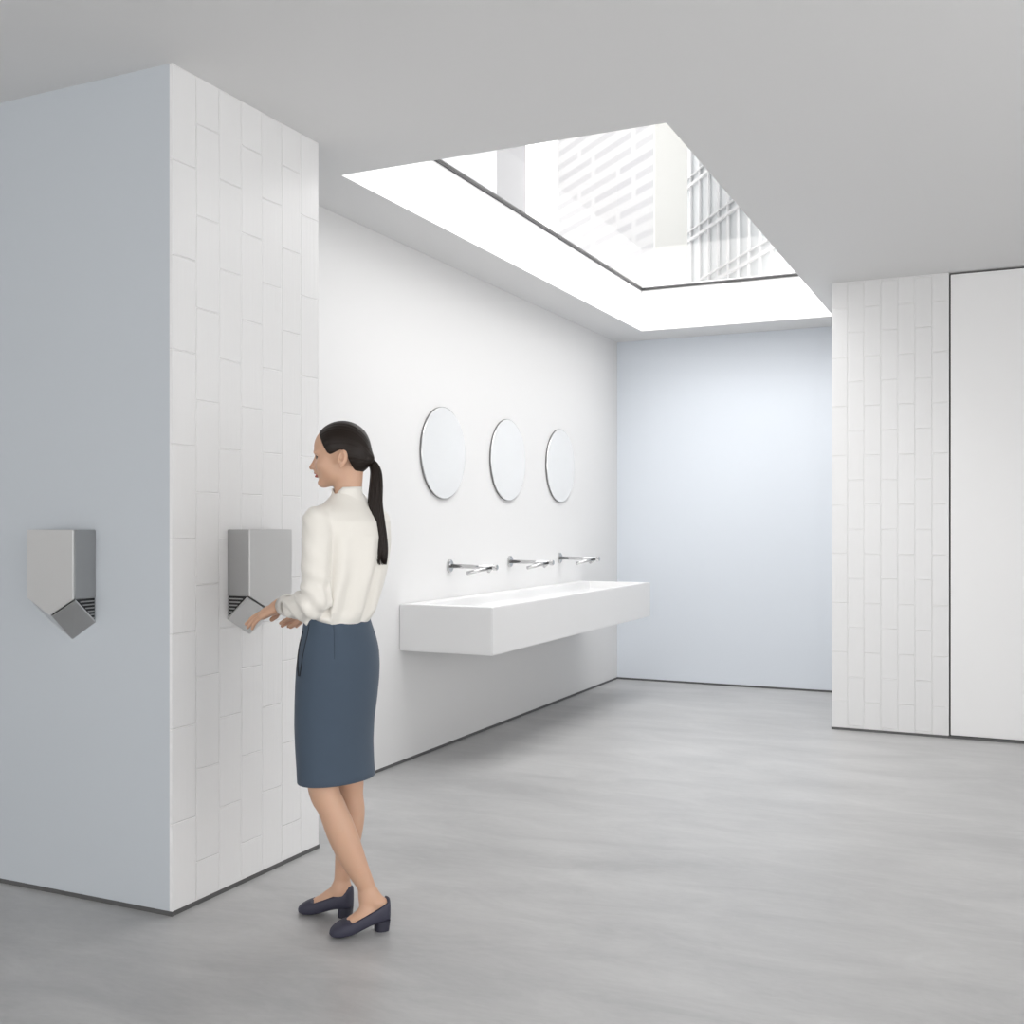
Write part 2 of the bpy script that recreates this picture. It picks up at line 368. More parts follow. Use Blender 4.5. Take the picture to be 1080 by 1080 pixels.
a = cam_pt(588, 137.8); b = cam_pt(690, 116.5)
to, o4, d4, n4 = slab('office_tower', 'pale office tower with rows of grey slots, seen through the skylight', a, b, 4, 0, 75, M['louvre'])
bm = bmesh.new(); q4 = b-o4+d4*.05; prism(bm, [q4-n4*.1, q4+d4*.3-n4*.1, q4+d4*.3+n4*4, q4+n4*4], (0, 0, 75)); obj('corner_cladding', bm, M['cream_facade'], to)
a = cam_pt(690, 158); b = cam_pt(900, 103)
t, o3, d, n = slab('glass_tower', 'glass tower with white grid of mullions at the right of the skylight', a, b, 14, 0, 75, M['curtain_glass'])
L = (b-a).length
bm = bmesh.new(); k = 0; s = 0
while s < L:
    p = a-o3+d*s-n*.3; q = .14
    prism(bm, [p-d*q, p+d*q, p+d*q+n*.3, p-d*q+n*.3], (0, 0, 75)); s += 3.0
for zz in np.arange(3, 75, 7.2):
    for dz, hh in ((0, .38), (1.3, .16)):
        p = a-o3-n*.35+Vector((0, 0, zz+dz)); prism(bm, [p, p+d*L, p+d*L+n*.35, p+n*.35], (0, 0, hh))
obj('mullion_grid', bm, M['mullion'], t)
p0 = a-o3-n*.6
bm = bmesh.new(); prism(bm, [p0, p0+d*9, p0+d*9+n*.9, p0+n*.9], (0, 0, 75)); obj('corner_cladding', bm, M['cream_facade'], t)
a = cam_pt(440, 150); b = cam_pt(524, 146)
slab('pale_block', 'plain pale tower at the left end of the skylight', a, b, 12, 0, 75, M['pale_facade'])
a = cam_pt(606, 108); b = cam_pt(641, 105)
slab('low_block', 'low cream block in front of the slotted tower', a, b, 8, 0, 26.5, M['cream_facade'])

# ------------------------------------------------------------------ implicit-surface modelling for the figure
class Field:
    def __init__(s, lo, hi, vox):
        s.lo = np.array(lo, float); s.v = vox; s.n = np.ceil((np.array(hi)-s.lo)/vox).astype(int)+1
        s.F = np.full(tuple(s.n), .5, np.float32)
    def sub(s, lo, hi, pad):
        i0 = np.maximum(np.floor((np.array(lo)-pad-s.lo)/s.v).astype(int), 0); i1 = np.minimum(np.ceil((np.array(hi)+pad-s.lo)/s.v).astype(int)+1, s.n)
        ax = [s.lo[k]+s.v*np.arange(i0[k], i1[k]) for k in range(3)]
        P = np.stack(np.meshgrid(*ax, indexing='ij'), -1).astype(np.float32)
        return (slice(i0[0], i1[0]), slice(i0[1], i1[1]), slice(i0[2], i1[2])), P
    def put(s, sl, d, k, mode='add'):
        a = s.F[sl]
        if mode == 'add': h = np.maximum(k-np.abs(a-d), 0)/k; s.F[sl] = np.minimum(a, d)-h*h*k*.25
        else:
            b = -d; h = np.maximum(k-np.abs(a-b), 0)/k; s.F[sl] = np.maximum(a, b)+h*h*k*.25
    def cap(s, a, b, ra, rb, k=.012, mode='add'):
        a, b = np.array(a, float), np.array(b, float); m = max(ra, rb)
        sl, P = s.sub(np.minimum(a, b)-m, np.maximum(a, b)+m, k*1.5+s.v*3)
        ab = b-a; t = np.clip(((P-a)@ab)/max(ab@ab, 1e-9), 0, 1)
        s.put(sl, np.linalg.norm(P-a-t[..., None]*ab, axis=-1)-(ra+(rb-ra)*t), k, mode)
    def ell(s, c, r, R=None, k=.012, mode='add'):
        c = np.array(c, float); r = np.array(r, float); R = np.eye(3) if R is None else np.array(R, float)
        m = max(r); sl, P = s.sub(c-m, c+m, k*1.5+s.v*3)
        q = (P-c)@R.T; k0 = np.linalg.norm(q/r, axis=-1); k1 = np.linalg.norm(q/(r*r), axis=-1)+1e-9
        s.put(sl, k0*(k0-1)/k1, k, mode)
    def chain(s, pts, k=.012):
        P_ = [np.array(p, float) for p, _ in pts]; R_ = [r for _, r in pts]; Q = []
        for i in range(len(P_)-1):
            for f in np.linspace(0, 1, 5)[:(-1 if i < len(P_)-2 else 5)]:
                v = []
                for A in (P_, R_):
                    p0, p1, p2, p3 = A[max(i-1, 0)], A[i], A[i+1], A[min(i+2, len(A)-1)]
                    v.append(.5*((2*p1)+(-p0+p2)*f+(2*p0-5*p1+4*p2-p3)*f*f+(-p0+3*p1-3*p2+p3)*f**3))
                Q.append(v)
        m = max(r for _, r in Q); al = np.array([q for q, _ in Q])
        sl, P = s.sub(al.min(0)-m, al.max(0)+m, k*1.5+s.v*3); D = None
        for (a, ra), (b, rb) in zip(Q, Q[1:]):
            ab = b-a; t = np.clip(((P-a.astype(np.float32))@ab.astype(np.float32))/max(ab@ab, 1e-9), 0, 1)
            d = np.linalg.norm(P-a.astype(np.float32)-t[..., None]*ab.astype(np.float32), axis=-1)-(ra+(rb-ra)*t)
            D = d if D is None else np.minimum(D, d)
        s.put(sl, D.astype(np.float32), k)
    def mesh(s, name):
        F = s.F; n = F.shape; ins = F < 0
        c = np.zeros(tuple(np.array(n)-1), np.int8)
        for dx in (0, 1):
            for dy in (0, 1):
                for dz in (0, 1): c += ins[dx:n[0]-1+dx, dy:n[1]-1+dy, dz:n[2]-1+dz]
        act = (c > 0) & (c < 8); idx = np.argwhere(act); vid = np.full(act.shape, -1, np.int64); vid[act] = np.arange(len(idx))
        acc = np.zeros((len(idx), 3)); cnt = np.zeros(len(idx))
        for ax in range(3):
            o1, o2 = [k for k in range(3) if k != ax]
            for p in (0, 1):
                for q in (0, 1):
                    A = idx.copy(); A[:, o1] += p; A[:, o2] += q; B = A.copy(); B[:, ax] += 1
                    fa = F[A[:, 0], A[:, 1], A[:, 2]]; fb = F[B[:, 0], B[:, 1], B[:, 2]]; m = (fa < 0) != (fb < 0)
                    t = np.where(m, fa/np.where(m, fa-fb, 1), 0); pos = (A-idx).astype(float); pos[:, ax] += t
                    acc[m] += pos[m]; cnt[m] += 1
        V = s.lo+(idx+acc/cnt[:, None])*s.v
        faces = []
        for ax in range(3):
            o1, o2 = (ax+1) % 3, (ax+2) % 3
            sa = [slice(None)]*3; sb = [slice(None)]*3; sa[ax] = slice(0, n[ax]-1); sb[ax] = slice(1, n[ax])
            e = np.argwhere(ins[tuple(sa)] != ins[tuple(sb)])
            e = e[(e[:, o1] > 0) & (e[:, o2] > 0) & (e[:, o1] < n[o1]-1) & (e[:, o2] < n[o2]-1)]
            fl = ins[e[:, 0], e[:, 1], e[:, 2]]
            q = []
            for p, r in ((1, 1), (0, 1), (0, 0), (1, 0)):
                g = e.copy(); g[:, o1] -= p; g[:, o2] -= r; q.append(vid[g[:, 0], g[:, 1], g[:, 2]])
            Q = np.stack(q, 1); Q[~fl] = Q[~fl][:, ::-1]; faces.append(Q)
        Q = np.concatenate(faces)
        me = bpy.data.meshes.new(name); me.vertices.add(len(V)); me.vertices.foreach_set('co', V.astype(np.float32).ravel())
        me.loops.add(Q.size); me.loops.foreach_set('vertex_index', Q.astype(np.int32).ravel())
        me.polygons.add(len(Q)); me.polygons.foreach_set('loop_start', np.arange(0, Q.size, 4, dtype=np.int32))
        me.update(calc_edges=True); me.validate()
        me.polygons.foreach_set('use_smooth', [True]*len(me.polygons))
        # light smoothing
        bm = bmesh.new(); bm.from_mesh(me)
        bmesh.ops.smooth_vert(bm, verts=bm.verts, factor=.35, use_axis_x=True, use_axis_y=True, use_axis_z=True)
        bmesh.ops.recalc_face_normals(bm, faces=bm.faces); bm.to_mesh(me); bm.free()
        return me
V0 = 3.78; U0 = (358-540)/F_PX*V0
def J(px, py, v=0.):
    Z = V0+v; return np.array([(px-540)/F_PX*Z-U0, v, CAMZ-(py-553)/F_PX*Z])
PH = math.radians(35)                                   # the trunk is turned 35 degrees away from pure profile
LAT = np.array([math.sin(PH), math.cos(PH), 0]); FWD = np.array([-math.cos(PH), math.sin(PH), 0])
per = thing('person', 'woman with a long dark ponytail, ivory blouse and slate blue skirt, drying her hands', 'person',
            (CR*U0 - SR*V0, SR*U0 + CR*V0, 0), YAW)

# ---- head frame
hy, hp = math.radians(9), math.radians(3)
Fh = np.array([-math.cos(hy)*math.cos(hp), math.sin(hy)*math.cos(hp), -math.sin(hp)])
Sh = np.array([-math.sin(hy), -math.cos(hy), 0])         # her left, towards the camera
Uh = np.cross(Sh, Fh); Uh = Uh if Uh[2] > 0 else -Uh
HR = np.stack([Fh, Sh, Uh]); HO = J(364.5, 486, .0)
def Hd(f, s, u): return HO+Fh*f+Sh*s+Uh*u

body = Field([J(245, 0)[0], -.34, 0], [J(432, 0)[0], .36, J(0, 436)[2]+.03], .003)
B = body
# head
B.ell(Hd(.014, 0, .050), (.0955, .071, .083), HR)
B.ell(Hd(.050, 0, -.014), (.055, .054, .068), HR, .02)           # mid face
B.ell(Hd(.092, 0, -.008), (.020, .024, .024), HR, .012)
B.ell(Hd(.030, 0, -.044), (.052, .050, .036), HR, .02)           # jaw
B.ell(Hd(.084, 0, -.072), (.020, .021, .017), HR, .022)          # chin
for s in (1, -1):
    B.ell(Hd(.066, s*.038, -.012), (.026, .020, .022), HR, .02)  # cheekbones
    B.ell(Hd(.088, s*.030, .033), (.014, .022, .008), HR, .016)  # brow
    B.ell(Hd(.104, s*.034, .014), (.010, .015, .009), HR, .012, 'cut')  # eye sockets
B.cap(Hd(.103, 0, .018), Hd(.122, 0, -.012), .0075, .0085, .010)  # nose
B.ell(Hd(.125, 0, -.0165), (.0085, .009, .0075), HR, .006)
for s in (1, -1): B.ell(Hd(.112, s*.012, -.019), (.009, .006, .006), HR, .006)
B.ell(Hd(.100, 0, -.033), (.012, .022, .014), HR, .014)          # upper lip mound
B.ell(Hd(.1075, 0, -.0365), (.0085, .020, .0052), HR, .003)       # lips
B.ell(Hd(.1055, 0, -.0485), (.0085, .017, .0058), HR, .003)
B.ell(Hd(.113, 0, -.0425), (.010, .03, .0012), HR, .003, 'cut')
B.ell(Hd(.104, 0, -.0595), (.007, .02, .004), HR, .008, 'cut')
for s in (1, -1):
    c, sn = math.cos(.22), math.sin(.22)
    RE = np.stack([Fh*c+Uh*sn, Sh, Uh*c-Fh*sn])
    B.ell(Hd(-.013, s*.074, .004), (.0180, .009, .0300), RE, .005)
    B.ell(Hd(-.011, s*.084, .008), (.0095, .0100, .0185), RE, .002, 'cut')
    B.ell(Hd(-.002, s*.079, .000), (.0035, .006, .006), RE, .002, 'cut')
    B.ell(Hd(-.007, s*.075, -.022), (.007, .006, .009), RE, .004)
# neck
B.cap(Hd(-.016, 0, -.02), J(367, 524, 0), .047, .0455, .022)
B.cap(J(367, 524, 0), J(367, 548, 0), .0455, .050, .02)
# trunk hidden by the clothes
SH = J(367, 549, 0)
B.cap(SH-LAT*.11, SH+LAT*.11, .040, .040, .03)
for py, px, rr in ((570, 366, .068), (600, 366, .068), (640, 359, .075), (680, 358, .085)):
    c = J(px, py); B.cap(c-LAT*.05, c+LAT*.05, rr, rr, .05)
# arms
def arm(sh, el, wr, k=.02):
    B.chain([(sh, .034), ((np.array(sh)+el)/2, .033), (el, .031), ((np.array(el)*.65+np.array(wr)*.35), .031), (wr, .024)], k)
SL = SH-LAT*.148; EL_ = J(331.5, 633, -.15); WL = J(296.5, 638.5, .035)
SRr = SH+LAT*.145; ERr = J(377, 632, .15); WR = J(336, 645, .20)
arm(SL, EL_, WL); arm(SRr, ERr, WR)
def hand(wr, d, nrm, spec, thumb_side):
    """wr wrist, d finger direction, nrm palm-facing normal; spec: bend of each finger index..little"""
    d = d/np.linalg.norm(d); nrm = nrm-d*(nrm@d); nrm /= np.linalg.norm(nrm); t = np.cross(nrm, d); t = t if t@thumb_side > 0 else -t
    R = np.stack([d, t, nrm])
    B.ell(wr+d*.045, (.052, .036, .0185), R, .014)
    B.ell(wr+d*.072, (.022, .037, .0145), R, .012)
    B.cap(wr-d*.02, wr+d*.02, .023, .021, .018)
    tips = []
    for i, (off, ln, (b1, b2, b3)) in enumerate(zip((.0275, .0095, -.009, -.026), (.080, .088, .082, .064), spec)):
        p = wr+d*(.084-.004*abs(i-1))+t*off; ang = 0; fan = (.05, .015, -.02, -.06)[i]
        dd0 = d*math.cos(fan)+t*math.sin(fan); r = (.0088, .0090, .0085, .0076)[i]
        B.cap(p-dd0*.022, p, r, r, .008)
        for L_, bb, r2 in zip((.46, .30, .24), (b1, b2, b3), (.93, .86, .74)):
            ang += bb; q = p+(dd0*math.cos(ang)+nrm*math.sin(ang))*ln*L_
            B.cap(p, q, r, r*r2/.93 if r2 < .9 else r*.95, .0025); r *= .95; p2 = p; p = q
        tips.append((p, dd0*math.cos(ang)+nrm*math.sin(ang), -dd0*math.sin(ang)+nrm*math.cos(ang), r))
    # thumb from the side of the palm
    p = wr+d*.018+t*.020+nrm*.008
    q = p+(d*.66+t*.52+nrm*.42)*.042; B.cap(p, q, .0135, .0115, .010)
    w = q+(d*.86+t*.18+nrm*.38)*.032; B.cap(q, w, .0110, .0098, .003)
    x = w+(d*.95+nrm*.22)*.024; B.cap(w, x, .0098, .0080, .003)
    return tips
tl = hand(WL, J(258, 657, .09)-WL, np.array([.0, .36, -.93]), ((.0, .06, .05), (.04, .08, .06), (.12, .14, .1), (.24, .22, .2)), np.array([0, 1., .3]))
tr = hand(WR, J(303, 656, .27)-WR, np.array([0, -.30, -.95]), ((.05, .1, .1), (.08, .1, .1), (.1, .1, .1), (.15, .2, .1)), np.array([0, -1., 0]))
# legs
HIP = J(357, 690)
B.chain([(HIP-LAT*.06, .075), (J(350, 760, -.045), .055), (J(345, 790, -.055), .052), (J(340.5, 820, -.062), .0535), (J(343, 838, -.066), .051), (J(350, 852, -.070), .048), (J(359.5, 876, -.072), .0505),
         (J(369, 899, -.068), .046), (J(378.5, 919, -.066), .037), (J(385.5, 933, -.06), .0305), (J(389, 945, -.055), .029)], .014)
B.chain([(HIP+LAT*.06, .075), (J(364, 770, .06), .058), (J(368, 820, .075), .052), (J(369, 838, .078), .047), (J(370, 857, .08), .0495),
         (J(368, 880, .08), .046), (J(364.5, 903, .08), .037), (J(361.5, 922, .08), .029), (J(360, 938, .08), .028)], .014)
# feet: heel and toe positions on the floor
def floor_pt(px, py):
    Z = F_PX*CAMZ/(py-553); return np.array([(px-540)/F_PX*Z-U0, Z-V0, 0.])
feet = [(floor_pt(411, 979), floor_pt(347.5, 989.5), J(389, 945, -.055)), (floor_pt(372, 967), floor_pt(315, 962.5), J(360, 938, .08))]
for h, t_, an in feet:
    ax = (t_-h); Lf = np.linalg.norm(ax); ax /= Lf; sd_ = np.array([-ax[1], ax[0], 0])
    fp = lambda s, z, w=0: h+ax*Lf*s+sd_*w+np.array([0, 0, z])
    B.cap(an, fp(.14, .085), .027, .026, .02)
    B.cap(an, fp(.40, .070), .026, .021, .025)
    B.cap(fp(.17, .078), fp(.60, .036), .024, .024, .015)
    B.cap(fp(.42, .062), fp(.72, .028), .024, .020, .02)
    B.ell(fp(.22, .100, .0), (.024, .0285, .016), np.stack([ax, sd_, [0, 0, 1]]), .01)
me = B.mesh('body'); bo = link('body', me, M['skin'], per)
me.materials.append(M['lips'])
for p in me.polygons:
    c = HR@(np.array(p.center)-HO)
    if c[0] > .090 and ((c[2]+.0425)/.0115)**2+(c[1]/.0205)**2 < 1: p.material_index = 1
print('body', len(me.vertices))
# eyes, brows, lashes
def ico(bm, c, r, R=None, sub=3):
    m = Matrix.Translation(Vector(c)) @ (Matrix([list(x) for x in R]).transposed().to_4x4() if R is not None else Matrix()) @ Matrix.Diagonal((*r, 1))
    bmesh.ops.create_icosphere(bm, subdivisions=sub, radius=1, matrix=m)
for s in (1, -1):
    bm = bmesh.new(); ico(bm, Hd(.0825, s*.032, .0145), (.0122,)*3)
    e = obj('eye', bm, M['eye_white'], per, True)
    bm = bmesh.new(); ico(bm, Hd(.0885, s*.0330, .0142), (.0075, .0080, .0072), HR); obj('iris', bm, M['iris'], e, True)
    bm = bmesh.new()
    pts = [Hd(.0955-.0009*k*k*.5, s*(.023+.0045*k), .0205-.0006*(k-2)**2) for k in range(6)]
    for a, b in zip(pts, pts[1:]): tube(bm, a, b, .0032, .0028, 8)
    obj('eyelashes', bm, M['hair'], e)
    bm = bmesh.new()
    pts = [Hd(.1050-.0010*k*k, s*(.016+.0062*k), .0385+.0022*min(k, 4)-.0018*max(0, k-3)) for k in range(7)]
    for k, (a, b) in enumerate(zip(pts, pts[1:])): tube(bm, a, b, .0019-.00015*k, .0018-.00015*k, 8)
    obj('eyebrow', bm, M['hair'], per)

# ---- hair
def poly_sd(X, Y, pts):
    pts = np.array(pts); d = np.full(X.shape, 1e9, np.float32); s = np.ones(X.shape, np.float32); n = len(pts)
    for i in range(n):
        a, b = pts[i], pts[(i-1) % n]; e = b-a; wx, wy = X-a[0], Y-a[1]; t = np.clip((wx*e[0]+wy*e[1])/(e@e), 0, 1)
        d = np.minimum(d, (wx-e[0]*t)**2+(wy-e[1]*t)**2)
        c = np.stack([Y >= a[1], Y < b[1], e[0]*wy > e[1]*wx]); s = np.where(c.all(0) | (~c).all(0), -s, s)
    return s*np.sqrt(d)
hr = Field(HO-.16, HO+.18, .0022)
hr.ell(Hd(.009, 0, .051), (.0985, .0775, .0895), HR, .01)
hr.ell(Hd(-.022, 0, .010), (.068, .066, .062), HR, .03)
hr.cap(Hd(-.05, 0, .012), Hd(-.086, 0, .001), .032, .013, .03)
sl, P = hr.sub(HO-.16, HO+.18, 0)
q = (P-HO)@HR.T
pd = poly_sd(q[..., 0], q[..., 2]+.10*np.maximum(np.abs(q[..., 1])-.055, 0), [(.098, .116), (.086, .106), (.070, .078), (.054, .046), (.044, .028), (.034, .022), (.022, .025), (.008, .031), (-.006, .036), (-.018, .032), (-.027, .018), (-.032, -.004), (-.037, -.022), (-.043, -.042), (-.053, -.051), (-.066, -.046), (-.2, -.02), (-.2, .3), (.16, .3), (.12, .13)])
a = hr.F[sl]; k = .006; h = np.maximum(k-np.abs(a-pd), 0)/k; hr.F[sl] = np.maximum(a, pd)+h*h*k*.25
me = hr.mesh('hair'); ho = link('hair', me, M['hair'], per)
hn, hl, hb = nodes(M['hair'])
tc = hn.new('ShaderNodeTexCoord'); mp = hn.new('ShaderNodeMapping'); mp.inputs['Scale'].default_value = (5, .5, 1)
nz = hn.new('ShaderNodeTexNoise'); nz.inputs['Scale'].default_value = 3
hl.new(tc.outputs['UV'], mp.inputs[0]); hl.new(mp.outputs[0], nz.inputs['Vector'])
bp = hn.new('ShaderNodeBump'); bp.inputs['Strength'].default_value = .7; bp.inputs['Distance'].default_value = .004
hl.new(nz.outputs['Fac'], bp.inputs['Height']); hl.new(bp.outputs[0], hb.inputs['Normal'])
TIE = J(389, 487, .012)
uvl = me.uv_layers.new(name='UVMap'); co_ = np.zeros(len(me.vertices)*3); me.vertices.foreach_get('co', co_); qq = (co_.reshape(-1, 3)-TIE)@HR.T
uvv = np.stack([np.arctan2(qq[:, 1], qq[:, 2]+.02), np.linalg.norm(qq, axis=1)], 1)
li = np.zeros(len(me.loops), np.int32); me.loops.foreach_get('vertex_index', li); uvl.data.foreach_set('uv', uvv[li].ravel())
PC = [(388.5, 486.5, .012, .009), (393, 489.5, .010, .014), (396.5, 498, .006, .019), (396.8, 512, .0, .0235), (396, 530, -.008, .0265), (398, 550, -.015, .0275), (400.5, 568, -.020, .0265), (402, 583, -.024, .0235), (402.8, 596, -.026, .017)]
PCp = [J(a, b, c) for a, b, c, r in PC]; PCr = [r for *_, r in PC]
def crom(P, t):
    n = len(P)-1; x = t*n; i = min(int(x), n-1); f = x-i; p0, p1, p2, p3 = P[max(i-1, 0)], P[i], P[i+1], P[min(i+2, n)]
    return .5*((2*p1)+(-p0+p2)*f+(2*p0-5*p1+4*p2-p3)*f*f+(-p0+3*p1-3*p2+p3)*f**3)
bm = bmesh.new(); rnd = random.Random(7)
def strand(oa, orr, rad, t1, seg=26, sides=6):
    rows = []; w1, w2 = rnd.uniform(-.3, .3), rnd.uniform(0, 6)
    for k in range(seg+1):
        t = t1*k/seg; c = crom(PCp, t); r = crom(PCr, t); d = crom(PCp, min(t+.01, 1))-crom(PCp, max(t-.01, 0)); d /= np.linalg.norm(d)+1e-9
        sx = np.cross(d, [0, 1, 0]); sx /= np.linalg.norm(sx); sy = np.cross(d, sx); a = oa+w1*t
        c = c+(sx*math.cos(a)+sy*.72*math.sin(a))*orr*r+sx*.0008*math.sin(w2+t*7)
        rr = rad*(1-.75*max(0, (k/seg-.85)/.15)); rows.append([bm.verts.new(c+(sx*math.cos(2*PI*i/sides)+sy*math.sin(2*PI*i/sides))*rr) for i in range(sides)])
    for a, b in zip(rows, rows[1:]):
        for i in range(sides): bm.faces.new((a[i], a[(i+1) % sides], b[(i+1) % sides], b[i]))
    bm.faces.new(rows[0][::-1]); bm.faces.new(rows[-1])
strand(0, 0, .013, .93, sides=12)
for k in range(150): strand(rnd.uniform(0, 2*PI), math.sqrt(rnd.uniform(.25, 1))*.9, rnd.uniform(.0026, .0038), rnd.uniform(.90, 1.0))
obj('ponytail', bm, M['hair'], ho, True)
bm = bmesh.new(); tube(bm, J(388, 486.3, .012), J(391.5, 488.2, .012), .0135, .0145, 20); obj('hair_tie', bm, M['hair'], ho, True)

# ---- blouse
bl = Field(J(285, 505, 0)-[0, .30, .56], J(420, 505, 0)+[0, .30, .03], .0035)
levels = [(661, 355.5, .098), (656, 356, .107), (649, 357, .117), (635, 360.5, .121), (612, 365.5, .124), (588, 368.5, .127), (566, 369.5, .127), (550, 368.5, .118), (540, 367.5, .098), (530, 367, .072), (521, 367, .052)]
zs_ = np.array([J(0, l[0])[2] for l in levels]); us = np.array([J(l[1], l[0])[0] for l in levels]); ex = np.array([l[2] for l in levels])
sl, P = bl.sub(bl.lo, bl.lo+bl.n*bl.v, 0)
Z = P[..., 2]; cu = np.interp(Z, zs_, us); e = np.interp(Z, zs_, ex); a_ = e/.823; b_ = a_*.72
xx = P[..., 0]-cu; lat = xx*LAT[0]+P[..., 1]*LAT[1]; fw_ = xx*FWD[0]+P[..., 1]*FWD[1]
d = (np.sqrt((lat/a_)**2+(fw_/b_)**2)-1)*b_*.9
d = np.maximum(d, np.maximum(zs_[0]-Z, Z-zs_[-1]))
bl.put(sl, d.astype(np.float32), .001)
bl.cap(SH-LAT*.12+[0, 0, .0], SH+LAT*.12, .052, .052, .04)
for s in (1, -1): bl.ell(J(367, 585, 0)+FWD*.072+LAT*s*.068, (.056, .056, .062), None, .05)
def sleeve(pts, k=.02): bl.chain(pts, k)
sleeve([(SL+FWD*.0+[0, 0, -.002], .051), (J(334.5, 572, -.146), .0505), (J(333.5, 598, -.152), .0500), (J(333, 618, -.152), .0485), (J(332, 634, -.15), .0500)], .007)
sleeve([(J(331, 635, -.15), .0500), (J(322, 638, -.10), .048), (J(312, 639, -.045), .045), (J(306, 639.5, -.012), .041), (J(302.5, 639, .005), .0385)], .012)
bl.cap(J(351.5, 566, -.185), J(346, 640, -.175), .006, .010, .012, 'cut')
sleeve([(SRr+[0, 0, -.004], .050), (J(399.5, 575, .13), .047), (J(395, 600, .135), .044), (J(379, 630, .15), .045)], .02)
sleeve([(ERr, .044), (J(355, 642, .17), .042), (J(338, 645, .185), .038)], .02)
me = bl.mesh('blouse')
def fold(v):
    c = np.array(v.co); z = c[2]
    rel = c-np.array([np.interp(z, zs_, us), 0, z]); an = math.atan2(rel@LAT, rel@FWD)
    low = min(max((1.42-z)/.36, 0), 1)
    onarm = (c[0] < J(350, 0, -.1)[0] and c[1] < -.05)
    if onarm:   # sleeve wrinkles, slanting, gathered at the elbow and before the cuff
        w = min(max((1.28-z)/.22, 0.1), 1)*(min(max((z-zs_[0])/.05, 0), 1) if c[0] > J(326, 0, -.1)[0] else 1)
        return .0095*w*math.sin(c[0]*62+c[2]*95+4*noise.noise(Vector((c[0]*9, c[1]*9, c[2]*9))))
    low *= min(max((z-zs_[0]-.012)/.05, 0), 1)
    return .0130*low*math.sin(an*7+2.0*noise.noise(Vector((an*1.3, 0, z*5)))+z*3)+.0025*noise.noise(Vector((c[0]*16, c[1]*16, c[2]*6)))
nrm = [v.normal.copy() for v in me.vertices]
for v, n_ in zip(me.vertices, nrm): v.co += n_*fold(v)
link('blouse', me, M['blouse'], per)
blouse = bpy.data.objects['blouse']
# stand collar with an open notch at the near side front
cb = []
N = 40
bm = bmesh.new(); rows = []
for j, (dz, rad) in enumerate(((-.030, .063), (-.012, .0555), (.008, .0525), (.021, .0525), (.021, .0500), (.0, .0495))):
    row = []
    for i in range(N+1):
        a = math.radians(236)+math.radians(350)*i/N      # gap at the front near side
        c = J(366, 520, 0); dip = .003*math.cos(a)-.002
        edge = min(i, N-i)/N; cut = max(0, .07-edge)/.07
        row.append(bm.verts.new((c[0]+math.cos(a)*rad*1.02, c[1]+math.sin(a)*rad, c[2]+dz*(1-.3*cut)+dip*(.5 if j < 2 else 1)-(.016*cut if 1 < j < 5 else 0))))
    rows.append(row)
for a, b in zip(rows, rows[1:]):
    for i in range(N): bm.faces.new((a[i], a[i+1], b[i+1], b[i]))
obj('collar', bm, M['blouse'], blouse, True)
# cuff
for wr, el, r in ((WL, J(312, 639, -.045), .0365), (WR, ERr, .034)):
    d_ = wr-el; d_ = d_/np.linalg.norm(d_); bm = bmesh.new()
    c0 = wr-d_*.062; c1 = wr-d_*.022
    tube(bm, c0, c1, r*1.0, r*.97, 28, False); tube(bm, c1, c1-d_*.004, r*.97, r*.9, 28, False); tube(bm, c1-d_*.004, c0, r*.9, r*.9, 28, False)
    bmesh.ops.remove_doubles(bm, verts=bm.verts, dist=.0004)
    obj('cuff', bm, M['blouse'], blouse, True)

# ---- skirt
SK = [(650, 355.5, .1075), (656, 356, .110), (665, 357, .117), (676, 357.5, .126), (688, 357.8, .1325), (702, 357.5, .1365), (718, 356.5, .137), (740, 354.8, .1345), (762, 353, .1305), (785, 352.8, .1275), (805, 353.8, .1265), (820, 354.8, .127)]
bm = bmesh.new(); rows = []; N = 72
def srow(py, px, ext, ins=0):
    c = J(px, py); a_ = ext/.80-ins; b_ = ext/.80*.68-ins; r = []
    for i in range(N):
        t = 2*PI*i/N; ca, sa = math.cos(t), math.sin(t)
        k = 1+.012*math.sin(3*t+py*.02) if py > 690 else 1
        p = c+LAT*a_*ca*k+FWD*b_*sa*k; r.append(bm.verts.new(p))
    return r
import bisect
def interp(py): 
    ys = [s[0] for s in SK]; return np.interp(py, ys, [s[1] for s in SK]), np.interp(py, ys, [s[2] for s in SK])
for py in np.linspace(650, 820, 36): rows.append(srow(py, *interp(py)))
rows.append(srow(820.6, *interp(820), .0015)); rows.append(srow(820, *interp(820), .004)); rows.append(srow(770, *interp(770), .004))
for a, b in zip(rows, rows[1:]):
    for i in range(N): bm.faces.new((a[i], a[(i+1) % N], b[(i+1) % N], b[i]))
bmesh.ops.smooth_vert(bm, verts=[v for r in rows[1:-5] for v in r], factor=.5, use_axis_x=True, use_axis_y=True, use_axis_z=True)
sko = obj('skirt', bm, M['skirt'], per, True)
def on_skirt(py, t, out=.0008):
    px, ext = interp(py); c = J(px, py); a_ = ext/.80+out; b_ = ext/.80*.68+out
    return c+LAT*a_*math.cos(t)+FWD*b_*math.sin(t)
def strip(name, f0, f1, py0, py1, m, n=16, out=.001):
    bm = bmesh.new(); A = []; Bv = []; C_ = []; D_ = []
    for k in range(n+1):
        s = k/n; py = py0+(py1-py0)*s
        A.append(bm.verts.new(on_skirt(py, f0(s), out))); Bv.append(bm.verts.new(on_skirt(py, f1(s), out)))
        C_.append(bm.verts.new(on_skirt(py, f0(s), -.002))); D_.append(bm.verts.new(on_skirt(py, f1(s), -.002)))
    for X, Y in ((A, Bv), (Bv, D_), (D_, C_), (C_, A)):
        for k in range(n): bm.faces.new((X[k], Y[k], Y[k+1], X[k+1]))
    return obj(name, bm, m, sko, True)
